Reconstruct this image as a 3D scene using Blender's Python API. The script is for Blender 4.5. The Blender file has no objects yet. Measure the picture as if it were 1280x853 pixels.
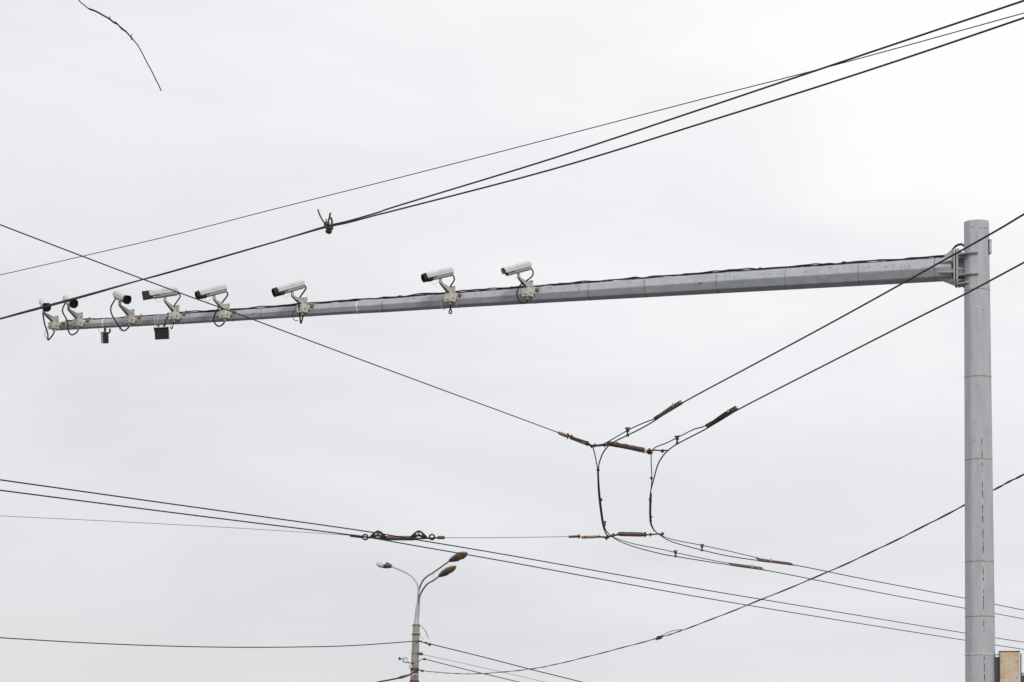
import bpy, bmesh, math, random
from mathutils import Vector as V, Matrix, noise
random.seed(7)
sc = bpy.context.scene
COL = sc.collection

# ------------------------------------------------------------------ camera
F = 3200.0            # focal length expressed in photograph pixels (1280 wide)
HOR = 1000.0          # row of the horizon
EYE = 1.6
cam = bpy.data.objects.new('camera', bpy.data.cameras.new('camera'))
COL.objects.link(cam)
cam.location = (0, 0, EYE)
cam.rotation_euler = (math.radians(90), 0, 0)
cam.data.sensor_width = 36.0
cam.data.lens = 36.0 * F / 1280
cam.data.shift_y = (HOR - 426.5) / 1280
cam.data.clip_start = 0.5
cam.data.clip_end = 6000
sc.camera = cam

# ------------------------------------------------------------------ sky, sun, exposure
SUN_EL, SUN_AZ = math.radians(36), math.radians(172)     # behind thin cloud, high behind the viewer
sun_dir = V((math.sin(SUN_AZ) * math.cos(SUN_EL), math.cos(SUN_AZ) * math.cos(SUN_EL), math.sin(SUN_EL)))
w = bpy.data.worlds.new('World'); sc.world = w; w.use_nodes = True
nt = w.node_tree; nt.nodes.clear()
def N(t, **k):
    n = nt.nodes.new(t)
    for a, b in k.items(): setattr(n, a, b)
    return n
def math_(op, a, b=None, c=None, clamp=False):
    n = N('ShaderNodeMath', operation=op); n.use_clamp = clamp
    for i, q in enumerate((a, b, c)):
        if q is None: continue
        if isinstance(q, (int, float)): n.inputs[i].default_value = q
        else: nt.links.new(q, n.inputs[i])
    return n.outputs[0]
def mixc(f, a, b):
    n = N('ShaderNodeMix', data_type='RGBA')
    if isinstance(f, (int, float)): n.inputs['Factor'].default_value = f
    else: nt.links.new(f, n.inputs['Factor'])
    for s, q in (('A', a), ('B', b)):
        sock = [i for i in n.inputs if i.name == s and i.type == 'RGBA'][0]
        if isinstance(q, tuple): sock.default_value = q + (1,)
        else: nt.links.new(q, sock)
    return [o for o in n.outputs if o.type == 'RGBA'][0]
tc = N('ShaderNodeTexCoord'); sep = N('ShaderNodeSeparateXYZ')
nt.links.new(tc.outputs['Generated'], sep.inputs[0])
sx, sy, sz = sep.outputs
sky = N('ShaderNodeTexSky', sky_type='NISHITA'); sky.sun_disc = False
sky.sun_elevation = SUN_EL; sky.sun_rotation = SUN_AZ; sky.dust_density = 4; sky.air_density = 1
# overcast deck: grey low down, brighter higher up and towards the veiled sun
mp = N('ShaderNodeMapping'); mp.inputs['Scale'].default_value = (1.0, 1.0, 3.4)
mp.inputs['Rotation'].default_value = (0, math.radians(12), 0)
nt.links.new(tc.outputs['Generated'], mp.inputs[0])
n1 = N('ShaderNodeTexNoise'); n1.inputs['Scale'].default_value = 5.5; n1.inputs['Detail'].default_value = 4; n1.inputs['Roughness'].default_value = .5; n1.inputs['Distortion'].default_value = .6
nt.links.new(mp.outputs[0], n1.inputs['Vector'])
dot = N('ShaderNodeVectorMath', operation='DOT_PRODUCT')
nt.links.new(tc.outputs['Generated'], dot.inputs[0]); dot.inputs[1].default_value = V((.35, .45, .82)).normalized()
glow = math_('POWER', math_('MAXIMUM', dot.outputs['Value'], 0.0), 2.2)
lvl = math_('MULTIPLY_ADD', math_('SUBTRACT', n1.outputs[0], 0.5), 0.56, 0.0)
elev = math_('MULTIPLY', sz, 1.15, clamp=True)
right = math_('MULTIPLY', math_('MULTIPLY', sx, 0.46), math_('MULTIPLY', sz, 6.0, clamp=True))
t = math_('ADD', math_('ADD', lvl, math_('MULTIPLY', glow, 0.48)), elev)
t = math_('ADD', t, math_('MULTIPLY', right, 1.0), clamp=False)
t = math_('SUBTRACT', t, 0.055, clamp=False)
tt = math_('MULTIPLY', t, 1.6, clamp=True)
deck = mixc(tt, (7.20, 7.29, 7.72), (10.25, 10.23, 10.28))
low = math_('MULTIPLY_ADD', sz, -16.0, 1.45, clamp=True)                       # paler, warmer strip low over the city
side = math_('MULTIPLY_ADD', sx, -2.6, 0.42, clamp=True)
deck = mixc(math_('MULTIPLY', low, side), deck, (7.95, 7.9, 7.7))
out = mixc(0.96, sky.outputs[0], deck)
bg = N('ShaderNodeBackground'); bg.inputs['Strength'].default_value = 0.1
nt.links.new(out, bg.inputs[0])
wo = N('ShaderNodeOutputWorld'); nt.links.new(bg.outputs[0], wo.inputs[0])

sl = bpy.data.lights.new('sun', 'SUN'); sl.energy = 1.2; sl.angle = math.radians(14); sl.color = (1.0, .97, .92)
so = bpy.data.objects.new('sun', sl); COL.objects.link(so)
so.rotation_euler = sun_dir.to_track_quat('Z', 'Y').to_euler(); so.location = (0, 0, 60)
sc.view_settings.view_transform = 'Standard'; sc.view_settings.look = 'None'
sc.view_settings.exposure = 0.0; sc.view_settings.gamma = 1.0

# ------------------------------------------------------------------ materials
def mat(name, base, rough=.6, metal=0.0, tint=None, tscale=6.0, tamt=.5, lo=.45, hi=.65, bump=0.0, bscale=60.0, stretch=(1, 1, 1), spec=.5, second=None):
    """base colour, a stain colour laid over by noise, optional second finer stain, fine bump"""
    m = bpy.data.materials.new(name); m.use_nodes = True
    t = m.node_tree; b = t.nodes['Principled BSDF']
    b.inputs['Roughness'].default_value = rough; b.inputs['Metallic'].default_value = metal
    b.inputs['Specular IOR Level'].default_value = spec
    co = t.nodes.new('ShaderNodeTexCoord'); mp = t.nodes.new('ShaderNodeMapping')
    mp.inputs['Scale'].default_value = stretch
    t.links.new(co.outputs['Object'], mp.inputs[0])
    col = None
    def layer(prev, c, scale, lo, hi, amt, det=6):
        n = t.nodes.new('ShaderNodeTexNoise'); n.inputs['Scale'].default_value = scale; n.inputs['Detail'].default_value = det
        n.inputs['Roughness'].default_value = .62
        t.links.new(mp.outputs[0], n.inputs['Vector'])
        r = t.nodes.new('ShaderNodeMapRange'); r.inputs['From Min'].default_value = lo; r.inputs['From Max'].default_value = hi
        r.inputs['To Max'].default_value = amt
        t.links.new(n.outputs[0], r.inputs[0])
        x = t.nodes.new('ShaderNodeMix'); x.data_type = 'RGBA'
        t.links.new(r.outputs[0], x.inputs['Factor'])
        A, B = [i for i in x.inputs if i.type == 'RGBA']
        if isinstance(prev, tuple): A.default_value = prev + (1,)
        else: t.links.new(prev, A)
        B.default_value = c + (1,)
        return [o for o in x.outputs if o.type == 'RGBA'][0]
    if tint:
        col = layer(base, tint, tscale, lo, hi, tamt)
        if second: col = layer(col, second[0], second[1], second[2], second[3], second[4])
        t.links.new(col, b.inputs['Base Color'])
    else: b.inputs['Base Color'].default_value = base + (1,)
    if bump:
        n = t.nodes.new('ShaderNodeTexNoise'); n.inputs['Scale'].default_value = bscale; n.inputs['Detail'].default_value = 4
        t.links.new(mp.outputs[0], n.inputs['Vector'])
        bp = t.nodes.new('ShaderNodeBump'); bp.inputs['Strength'].default_value = bump; bp.inputs['Distance'].default_value = .004
        t.links.new(n.outputs[0], bp.inputs['Height']); t.links.new(bp.outputs[0], b.inputs['Normal'])
    return m
M = dict(
 galv=mat('galvanised_steel', (.465, .48, .505), .55, .15, (.35, .36, .375), 13, .6, .42, .68, .35, 45, (1, 1, .18), .4, ((.60, .61, .62), 42, .56, .74, .5)),
 galva=mat('galvanised_arm_steel', (.405, .425, .455), .52, .15, (.31, .325, .35), 7, .6, .42, .66, .35, 45, (1, 1, 1), .4, ((.60, .61, .62), 30, .55, .72, .6)),
 flange=mat('flange_steel', (.43, .44, .45), .6, .1, (.28, .27, .26), 14, .7, .45, .65, .3, 60),
 weld=mat('rusty_weld', (.22, .155, .10), .85, 0, (.33, .32, .30), 22, .8, .45, .6, .5, 90),
 crack=mat('dark_seam_rust', (.055, .04, .035), .9, 0, (.16, .11, .09), 30, .8, .4, .6),
 beige=mat('beige_paint', (.60, .585, .52), .55, 0, (.42, .37, .29), 13, .8, .5, .68, .15, 80, (1, 1, 1), .5, ((.26, .13, .06), 21, .62, .72, .8)),
 white=mat('white_camera_paint', (.60, .60, .60), .45, 0, (.47, .465, .46), 9, .6, .45, .7, .1, 70),
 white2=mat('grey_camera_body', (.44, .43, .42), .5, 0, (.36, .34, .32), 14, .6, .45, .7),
 dark=mat('black_plastic', (.014, .013, .014), .75, 0, (.035, .032, .032), 18, .6, .45, .65),
 glass=mat('dark_lens_glass', (.012, .012, .016), .12),
 rubber=mat('black_cable_rubber', (.014, .013, .015), .7, 0, (.03, .027, .027), 20, .6, .45, .65),
 grey_rubber=mat('grey_cable', (.30, .30, .30), .7),
 wire=mat('dark_copper_wire', (.016, .011, .013), .6, .1, (.035, .022, .020), 16, .7, .45, .65),
 steelwire=mat('weathered_steel_wire', (.045, .035, .036), .65, .1, (.08, .06, .055), 12, .6, .45, .65),
 palewire=mat('pale_thin_wire', (.22, .22, .235), .6),
 brown=mat('brown_insulator', (.125, .07, .05), .6, 0, (.05, .032, .028), 12, .8, .42, .62, .4, 60, (1, 1, 1), .5, ((.30, .17, .10), 19, .6, .72, .7)),
 tan=mat('tan_insulator', (.34, .20, .11), .55, 0, (.12, .07, .045), 14, .8, .5, .62),
 ironrust=mat('rusted_iron_fitting', (.055, .032, .026), .8, 0, (.19, .095, .055), 18, .7, .48, .66, .5, 80),
 redplate=mat('red_rust_plate', (.125, .062, .047), .8, 0, (.07, .045, .04), 9, .6),
 greyplate=mat('grey_rusty_plate', (.17, .095, .07), .75, 0, (.11, .085, .075), 7, .6, .45, .6, .3, 70),
 rust=mat('orange_rust', (.30, .20, .12), .85, 0, (.16, .08, .045), 20, .8, .45, .62),
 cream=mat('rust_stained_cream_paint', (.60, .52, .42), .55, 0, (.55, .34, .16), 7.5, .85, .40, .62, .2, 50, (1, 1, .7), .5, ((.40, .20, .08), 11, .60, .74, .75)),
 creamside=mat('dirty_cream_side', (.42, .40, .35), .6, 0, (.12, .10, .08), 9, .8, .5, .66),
 steelfar=mat('grey_lamp_cover', (.60, .60, .59), .5),
 concrete=mat('weathered_concrete', (.34, .325, .30), .9, 0, (.22, .20, .185), 3, .8, .4, .65, .5, 30, (1, 1, .3), .3, ((.42, .41, .39), 12, .55, .7, .6)),
 asphalt=mat('asphalt', (.10, .098, .095), .9, 0, (.13, .126, .12), .6, .8, .4, .65, .4, 40),
 lampmetal=mat('lamp_arm_steel', (.20, .20, .195), .5, .4, (.32, .31, .29), 4, .7, .45, .65),
 bowl=mat('amber_lamp_bowl', (.20, .135, .07), .25, 0, (.12, .08, .045), 6, .6, .4, .65),
 lampwhite=mat('white_lamp_cover', (.78, .78, .76), .4),
 lampdark=mat('dark_lamp_housing', (.06, .062, .068), .5),
 redband=mat('red_brown_band', (.22, .06, .04), .7),
 tape=mat('white_tape', (.72, .70, .66), .7, 0, (.5, .48, .44), 30, .6, .45, .6),
)

# ------------------------------------------------------------------ helpers
def P(x, y, Y):            # a point on the sight line of photo pixel (x, y), Y metres in front of the camera
    return V(((x - 640) / F * Y, Y, EYE + (HOR - y) / F * Y))
def PZ(x, y, Z):           # the same at height Z above the ground
    return P(x, y, (Z - EYE) * F / (HOR - y))
class Part:
    pass
def origin_of(o): return V(o['_o']) if '_o' in o else V((0, 0, 0))
ORG = {}
def thing(name, label, cat, loc, group=None):
    o = bpy.data.objects.new(name, None); COL.objects.link(o)
    o.location = loc; o.empty_display_size = .2
    o['label'] = label; o['category'] = cat
    if group: o['group'] = group
    ORG[o.name] = V(loc)
    return o
def obj(name, bm, m, parent=None, smooth=False, label=None, cat=None, group=None, kind=None):
    bmesh.ops.recalc_face_normals(bm, faces=bm.faces)
    if parent is not None: org = ORG[parent.name]
    else:
        org = sum((v.co for v in bm.verts), V()) / len(bm.verts)
        if kind == 'structure': org = V((0, 0, 0))
    for v in bm.verts: v.co -= org
    me = bpy.data.meshes.new(name); bm.to_mesh(me); bm.free()
    ms = m if isinstance(m, (list, tuple)) else [m]
    for q in ms: me.materials.append(q)
    if smooth:
        for p in me.polygons: p.use_smooth = True
    o = bpy.data.objects.new(name, me); COL.objects.link(o)
    ORG[o.name] = org.copy()
    if parent is not None: o.parent = parent
    else: o.location = org
    if label: o['label'] = label
    if cat: o['category'] = cat
    if group: o['group'] = group
    if kind: o['kind'] = kind
    return o
def catmull(pts, n=6):
    pts = [V(p) for p in pts]
    if len(pts) < 3: return pts
    q = [pts[0] * 2 - pts[1]] + pts + [pts[-1] * 2 - pts[-2]]
    out = []
    for i in range(1, len(q) - 2):
        for k in range(n):
            t = k / n
            a, b, c, d = q[i - 1], q[i], q[i + 1], q[i + 2]
            out.append(.5 * ((2 * b) + (c - a) * t + (2 * a - 5 * b + 4 * c - d) * t * t + (3 * b - a - 3 * c + d) * t ** 3))
    out.append(pts[-1])
    return out
def extend(pts, a=0.0, b=0.0):
    """carry a wire on beyond its first / last point by a / b metres"""
    pts = [V(p) for p in pts]
    if a: pts = [pts[0] + (pts[0] - pts[1]).normalized() * a] + pts
    if b: pts = pts + [pts[-1] + (pts[-1] - pts[-2]).normalized() * b]
    return pts
def tube(bm, pts, r, sides=6, phase=0.0, mi=0):
    """tube along points; r a number or one per point"""
    pts = [V(p) for p in pts]; n = len(pts)
    rs = r if isinstance(r, (list, tuple)) else [r] * n
    up = V((0, 0, 1)); rings = []
    t0 = (pts[1] - pts[0]).normalized()
    if abs(t0.dot(up)) > .95: up = V((1, 0, 0))
    nrm = (up - t0 * up.dot(t0)).normalized()
    for i, p in enumerate(pts):
        tg = (pts[min(i + 1, n - 1)] - pts[max(i - 1, 0)])
        tg = tg.normalized() if tg.length > 1e-9 else t0
        nrm = (nrm - tg * nrm.dot(tg))
        nrm = nrm.normalized() if nrm.length > 1e-6 else tg.orthogonal().normalized()
        bi = tg.cross(nrm)
        rings.append([bm.verts.new(p + (nrm * math.cos(a) + bi * math.sin(a)) * rs[i]) for a in [phase + 2 * math.pi * k / sides for k in range(sides)]])
    for a, b in zip(rings, rings[1:]):
        for k in range(sides):
            f = bm.faces.new((a[k], a[(k + 1) % sides], b[(k + 1) % sides], b[k])); f.material_index = mi
    for rg in (rings[0], rings[-1]):
        f = bm.faces.new(rg); f.material_index = mi
    return bm
def obox(bm, c, ax, h, mi=0, bev=0):
    """box at centre c, unit axes ax (3), half sizes h"""
    vs = []
    for s in ((-1, -1, -1), (1, -1, -1), (1, 1, -1), (-1, 1, -1), (-1, -1, 1), (1, -1, 1), (1, 1, 1), (-1, 1, 1)):
        vs.append(bm.verts.new(V(c) + ax[0] * s[0] * h[0] + ax[1] * s[1] * h[1] + ax[2] * s[2] * h[2]))
    fs = []
    for q in ((0, 3, 2, 1), (4, 5, 6, 7), (0, 1, 5, 4), (1, 2, 6, 5), (2, 3, 7, 6), (3, 0, 4, 7)):
        f = bm.faces.new([vs[i] for i in q]); f.material_index = mi; fs.append(f)
    if bev:
        es = list({e for f in fs for e in f.edges})
        bmesh.ops.bevel(bm, geom=es, offset=bev, segments=2, affect='EDGES', profile=.5)
    return bm
def prism(bm, poly, axu, axv, axn, c, t, mi=0):
    """polygon (u,v) in plane (axu,axv) at c, extruded +-t/2 along axn"""
    a = [bm.verts.new(V(c) + axu * u + axv * v - axn * t / 2) for u, v in poly]
    b = [bm.verts.new(V(c) + axu * u + axv * v + axn * t / 2) for u, v in poly]
    n = len(poly)
    bm.faces.new(a[::-1]).material_index = mi; bm.faces.new(b).material_index = mi
    for k in range(n):
        bm.faces.new((a[k], a[(k + 1) % n], b[(k + 1) % n], b[k])).material_index = mi
    return bm
X, Yv, Z = V((1, 0, 0)), V((0, 1, 0)), V((0, 0, 1))
WORLD = (X, Yv, Z)
B = bmesh.new
def frame(f, up=Z):
    f = V(f).normalized(); r = f.cross(up).normalized(); return f, r, r.cross(f).normalized()

# ------------------------------------------------------------------ ground
bm = B(); vs = [bm.verts.new(p) for p in ((-3000, -600, 0), (3000, -600, 0), (3000, 5400, 0), (-3000, 5400, 0))]; bm.faces.new(vs)
g = obj('ground', bm, M['asphalt'], kind='structure')

# ================================================================== the mast
YP = 32.0
def polec(y):                                   # pole axis for photo row y (slight lean)
    return P(1220.6 + (y - 276) * 5.0 / 577, y, YP)
def polec_z(z):
    y = HOR - (z - EYE) * F / YP
    return polec(y)
def poler(z):
    y = HOR - (z - EYE) * F / YP
    return (16.0 + (y - 276) * 3.4 / 577) / 100
top_z = polec(278).z
mast = thing('camera_mast', 'tall octagonal grey steel mast at the right with a long arm carrying cameras', 'mast', (polec_z(0).x, YP, 0))
PH = math.radians(-90 + 4)
def octa_ring(c, r, ph, ex=X, ey=Yv, n=8):
    return [V(c) + (ex * math.cos(ph + 2 * math.pi * k / n) + ey * math.sin(ph + 2 * math.pi * k / n)) * r for k in range(n)]
def loft(bm, rings, cap=(True, True), mi=0):
    vr = [[bm.verts.new(p) for p in rg] for rg in rings]
    n = len(rings[0])
    for a, b in zip(vr, vr[1:]):
        for k in range(n): bm.faces.new((a[k], a[(k + 1) % n], b[(k + 1) % n], b[k])).material_index = mi
    if cap[0]: bm.faces.new(vr[0][::-1]).material_index = mi
    if cap[1]: bm.faces.new(vr[-1]).material_index = mi
    return vr
# pole shaft with softly folded corners: 8 flats, every corner bevelled into 3
def soft_octa(c, r, ph, ex=X, ey=Yv, soft=.16):
    pts = []; base = octa_ring(c, r, ph, ex, ey)
    for k in range(8):
        p, a, b = base[k], base[k - 1], base[(k + 1) % 8]
        pts += [p.lerp(a, soft), (p * 2 + p.lerp(a, soft) * .0 + (p.lerp(a, soft) + p.lerp(b, soft))) / 4, p.lerp(b, soft)]
    return pts
bm = B(); rings = []
zs = [0.0] + [top_z * i / 14 for i in range(1, 15)]
for z in zs: rings.append(soft_octa(polec_z(z), poler(z) * 1.015, PH))
rings.append(soft_octa(polec_z(top_z), poler(top_z) - .012, PH))          # open tube lip
rings.append(soft_octa(polec_z(top_z - .25), poler(top_z) - .012, PH))
loft(bm, rings)
pole = obj('pole', bm, M['galv'], mast)
bm = B(); obox(bm, polec_z(0) + Z * .02, WORLD, (.38, .38, .02), bev=.005); obj('base_plate', bm, M['flange'], mast)
for k, y in enumerate((364, 472.5, 575.5, 703, 771.5)):             # weld seams round the shaft
    bm = B(); c = polec(y); r = poler(c.z) * 1.015
    n = 24
    def wr(rr, dz): 
        ring = soft_octa(c, rr, PH)
        return [q + Z * (dz + .004 * noise.noise(V((i * .9, y, dz * 50)))) for i, q in enumerate(ring)]
    th = .0022
    loft(bm, [wr(r - .004, -.006), wr(r + th, -.004), wr(r + th, .004), wr(r - .004, .006)], cap=(False, False))
    obj('weld_seam', bm, M['weld'], mast)
# long rusty split along the front fold
for y0, y1 in ((550, 561), (564, 575), (580, 586), (589, 592), (604, 612), (614, 625), (633, 644), (646, 656), (662, 676), (677, 694), (710, 721), (723, 728), (739, 743), (745, 764), (777, 785), (787, 792), (806, 807.5), (820, 828), (830, 841), (843, 853), (860, 880)):
    bm = B(); n = max(2, int((y1 - y0) / 2)); pts = []; rr = []
    for i in range(n + 1):
        y = y0 + (y1 - y0) * i / n; c = polec(y); r = poler(c.z) * 1.015
        fold = octa_ring(c, r, PH)[0]
        pts.append(V((fold.x + .0025 * random.uniform(-1, 1), fold.y + .004, fold.z)))
        rr.append(.0035 + .0035 * random.random() if 0 < i < n else .002)
    tube(bm, pts, rr, 5)
    obj('fold_split', bm, M['crack'], mast)
# small scratches / chips on the pole
bm = B()
def on_pole(y, u, dr=0.001):
    """point on the octagon surface at photo row y, sideways offset u (-1..1)"""
    c = polec(y); r = poler(c.z) * 1.015; base = octa_ring(c, r, PH); best = None
    for k in range(8):
        a, b = base[k], base[(k + 1) % 8]
        tx = c.x + u * r
        if (a.x - tx) * (b.x - tx) <= 0 and abs(a.x - b.x) > 1e-6:
            t = (tx - a.x) / (b.x - a.x); q = a.lerp(b, t)
            if best is None or q.y < best.y: best = q
    return best - Yv * dr
for (y, u0, u1, dy) in ((486, -.35, -.28, 0), (485.5, -.25, -.2, .5), (500, .55, .8, 1.5), (531, -.5, -.4, .6), (554, -.55, -.38, -1), (541, .42, .5, 3), (390, .25, .32, 1.2), (287.5, -.6, -.3, -1), (289, .05, .3, -1.5), (288, .38, .7, 0), (401, .82, .84, .8), (660, -.3, -.26, 1.2)):
    a, b = on_pole(y, u0), on_pole(y + dy, u1)
    tube(bm, [a, a.lerp(b, .5) + Z * .002, b], [.0015, .0035, .0015], 4)
obj('scratches', bm, M['crack'], mast, kind='stuff')
bm = B()
for (y, u) in ((386, -.2), (388, .28), (389.5, .34)):
    p = on_pole(y, u); obox(bm, p, frame((0, -1, 0)), (.0015, .008, .005))
obj('paint_chips', bm, M['tape'], mast, kind='stuff')
# hatch on the right flank
c = polec(310); r = poler(c.z)
bm = B(); obox(bm, V((c.x + r * 1.0 - .008, c.y - .06, c.z)), WORLD, (.014, .045, .088), bev=.004); hatch = obj('hatch_cover', bm, M['galv'], mast)
for dz in (.07, -.07):
    bm = B(); p = V((c.x + r + .004, c.y - .08, c.z + dz)); tube(bm, [p, p + X * .01], .009, 6); obj('bolt', bm, M['flange'], hatch)
bm = B(); obox(bm, V((c.x + r - .026, c.y - .085, c.z - .006)), WORLD, (.006, .012, .092)); obj('gasket', bm, M['dark'], hatch)

# ---------------- the arm
X0, XT = 1220.0, 66.0
Y0, YT = 32.0, 36.1
def armY(x):
    s = (x - X0) / (XT - X0)
    return 1 / ((1 - s) / Y0 + s / YT)
CL = [(60, 408.9), (82, 407.4), (240, 398.3), (330, 392.4), (436, 385.0), (480, 382.3), (580, 375.2), (680, 368.6), (920, 352.8), (1160, 338.3), (1199, 335.6), (1225, 334)]
WD = [(60, 10.4), (82, 10.6), (240, 12.9), (330, 13.8), (436, 15.6), (480, 16.8), (580, 18.6), (680, 20.6), (920, 26.2), (1160, 29.6), (1225, 30.6)]
def lerp_t(tab, x):
    for (a, p), (b, q) in zip(tab, tab[1:]):
        if x <= b: return p + (q - p) * (x - a) / (b - a)
    return tab[-1][1]
def arm_c(x): return P(x, lerp_t(CL, x), armY(x))
def arm_r(x): return lerp_t(WD, x) / 2 / (F / armY(x)) * 1.02
a_dir = (arm_c(66) - arm_c(1199)); a_dir = a_dir.normalized()
a_flat = V((a_dir.x, a_dir.y, 0)).normalized()
a_side = a_flat.cross(Z).normalized()
if a_side.y > 0: a_side = -a_side             # towards the viewer
a_up = a_dir.cross(a_side); a_up = a_up if a_up.z > 0 else -a_up
bm = B(); rings = []
for x in [1191, 1170, 1120, 1075, 1030, 984, 940, 898, 850, 808, 770, 738, 700, 640, 580, 530, 480, 430, 380, 328, 280, 239, 190, 150, 110, 70]:
    rings.append(soft_octa(arm_c(x), arm_r(x), 0, a_side, a_up, .10))
loft(bm, rings)
arm = obj('arm', bm, M['galva'], mast)
for x in (1170, 1075, 984, 898, 808, 738, 480, 328, 239):
    bm = B(); c = arm_c(x); r = arm_r(x)
    def ar(rr, d): return [q + a_dir * (d + .004 * noise.noise(V((i * .7, x, d * 60)))) for i, q in enumerate(soft_octa(c, rr, 0, a_side, a_up, .10))]
    loft(bm, [ar(r - .004, -.007), ar(r + .002, -.004), ar(r + .002, .004), ar(r - .004, .007)], cap=(False, False))
    obj('weld_seam', bm, M['weld'], arm)
# small marks on the arm
bm = B()
for (x, v) in ((726, .55), (727, .15), (723, .5), (879, -.05), (877, -.1), (319, .0), (373, -.1), (1110, .35), (1040, .6), (1010, .35), (690, .6), (520, .5)):
    c = arm_c(x); r = arm_r(x)
    p = c + a_side * (r * (1.0 - abs(v) * .42) + .001) + a_up * r * v
    obox(bm, p, (a_dir, a_up, a_side), (.010 + .008 * random.random(), .0035, .002))
obj('scratches', bm, M['crack'], arm, kind='stuff')

# flanges between arm and pole
fl_c = arm_c(1194.6) + Z * .005
fl2_c = arm_c(1198.2) + Z * .005
ox = [(.15, .235), (-.15, .235), (-.20, .16), (-.20, -.16), (-.15, -.235), (.15, -.235), (.20, -.16), (.20, .16)]
ox = [(u * .62, v * .98) for u, v in ox]
bm = B(); prism(bm, ox, a_side, Z, a_flat, fl_c, .020); fa = obj('flange', bm, M['flange'], mast)
bm = B(); prism(bm, ox, a_side, Z, a_flat, fl2_c, .022); fb = obj('flange', bm, M['flange'], mast)
for su in (-.085, .085):
    for vz in (.20, .115, -.03, -.17):
        bm = B(); p = fl_c + a_side * su + Z * vz
        tube(bm, [p + a_flat * .042, p + a_flat * .012], .014, 6)
        tube(bm, [p + a_flat * .054, p + a_flat * .042], .008, 6)
        obj('bolt', bm, M['flange'], fa)
        bm = B(); q = fl2_c + a_side * su + Z * vz
        tube(bm, [q - a_flat * .011, q - a_flat * .034], .015, 6)
        tube(bm, [q - a_flat * .034, q - a_flat * .075], .008, 6)
        obj('bolt', bm, M['flange'], fb)
# arm-side gussets
def gusset(c, axis, plen, h0, h1, thick, m=M['flange'], nm='gusset'):
    """triangular fin: grows from the arm surface along +a_dir"""
    bm = B(); nn = a_dir.cross(axis).normalized()
    prism(bm, [(0, -.03), (0, h0), (.012, h0), (plen, h1), (plen, -.03)], a_dir, axis, nn, c, thick); return obj(nm, bm, m, mast)
r = arm_r(1190)
for ang, L, h in ((88, .20, .085), (22, .19, .055), (-24, .19, .06), (-72, .17, .035), (150, .19, .05), (205, .19, .05)):
    ax = a_side * math.cos(math.radians(ang)) + a_up * math.sin(math.radians(ang))
    gusset(fl_c - Z * .005 + a_dir * .011 + ax * (r * .95), ax, L, h, .001, .014)
# skirt under the arm
bm = B(); prism(bm, [(0.0, -.215), (0, -.14), (.17, -.13), (.15, -.150)], a_dir, Z, a_side, fl_c + a_dir * .011, .10); obj('skirt_plate', bm, M['flange'], mast)
# collar plates round the pole
pc = polec(335)
d_f = (pc - fl2_c).dot(-a_flat)
for zz, full in ((P(1205, 319, 32).z, 1), (P(1205, 345.2, 32).z, 1), (P(1205, 355, 32).z, .4)):
    bm = B(); cc = polec_z(zz); R = poler(zz) * 1.02
    L = (fl2_c - cc).dot(a_flat)
    if full == 1: poly = [(L - .011, -.125), (L - .011, .125), (.09, R + .028), (-.045, R + .020), (-.02, R * .5), (-.02, -R * .5), (-.02, -R - .02)]
    else: poly = [(L - .011, -.11), (L - .011, .11), (.10, R * .92), (.05, R * .8), (.02, -R * .8)]
    prism(bm, poly, a_flat, a_side, Z, cc, .013); obj('collar_plate', bm, M['flange'], mast)
# upright web between pole and flange, ending in the lower brace
bm = B(); c0 = polec(335); L = (fl2_c - c0).dot(a_flat) - .011
prism(bm, [(L, .17), (L, -.21), (.13, -.275), (.13, .17)], a_flat, Z, a_side, V((c0.x, c0.y, fl2_c.z)) - a_side * .035, .05); obj('web_plate', bm, M['flange'], mast)

bm = B()
for i in range(26):
    x = random.uniform(90, 1150); c = arm_c(x); r = arm_r(x); L_ = random.uniform(.15, .5)
    v0 = random.uniform(.35, .75); v1 = v0 - L_
    def sp(v): return c + a_side * (r * (1.0 - abs(v) * .414) + .0008) + a_up * r * v
    if v0 * v1 < 0: v1 = .03
    tube(bm, [sp(v0), sp((v0 + v1) / 2), sp(v1)], [.0015, random.uniform(.002, .0045), .001], 4)
obj('dried_drips', bm, M['weld'], arm, kind='stuff')
# white tape bands round the arm
for x, w_ in ((131, .008), (196, .004), (199.5, .003), (449, .008)):
    bm = B(); c = arm_c(x); r = arm_r(x)
    loft(bm, [soft_octa(c - a_dir * w_, r + .003, 0, a_side, a_up, .1), soft_octa(c + a_dir * w_ + a_dir * .01, r + .003, 0, a_side, a_up, .1)], cap=(False, False))
    obj('tape_band', bm, M['tape'], arm)

# ---------------- cables lying along the arm
def along(xs, off, amp, seed, r, jitter=.5, side=0.0):
    pts = []
    for i, x in enumerate(xs):
        c = arm_c(x); rr = arm_r(x)
        n_ = noise.noise(V((x * .035, seed, 0))) * amp + noise.noise(V((x * .12, seed + 9, 0))) * amp * jitter
        pts.append(c + a_up * (rr * .95 + off + n_) + a_side * (side + .03 * noise.noise(V((x * .05, seed + 3, 0)))))
    return pts
xs = [84 + 9 * i for i in range(0, 122)]
endp = [P(1181, 320.5, armY(1181)), P(1188, 316, 32.3), P(1193.5, 309.5, 32.1), P(1197, 307.2, 32.05), P(1202, 306.2, 32.05), P(1206, 309, 32.02)]
cab = thing('cable_bundle', 'black cable bundle running wavy along the top of the long camera arm', 'cable', arm_c(640))
bm = B(); tube(bm, catmull(along(xs, .012, .012, 1.3, 0) + endp, 3), .0095, 6); obj('cable', bm, M['rubber'], cab, True)
bm = B(); tube(bm, catmull(along([x for x in xs if x > 205], .020, .020, 4.1, 0, side=.02) + [p + Z * .012 for p in endp], 3), .0085, 6); obj('cable', bm, M['rubber'], cab, True)
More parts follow.
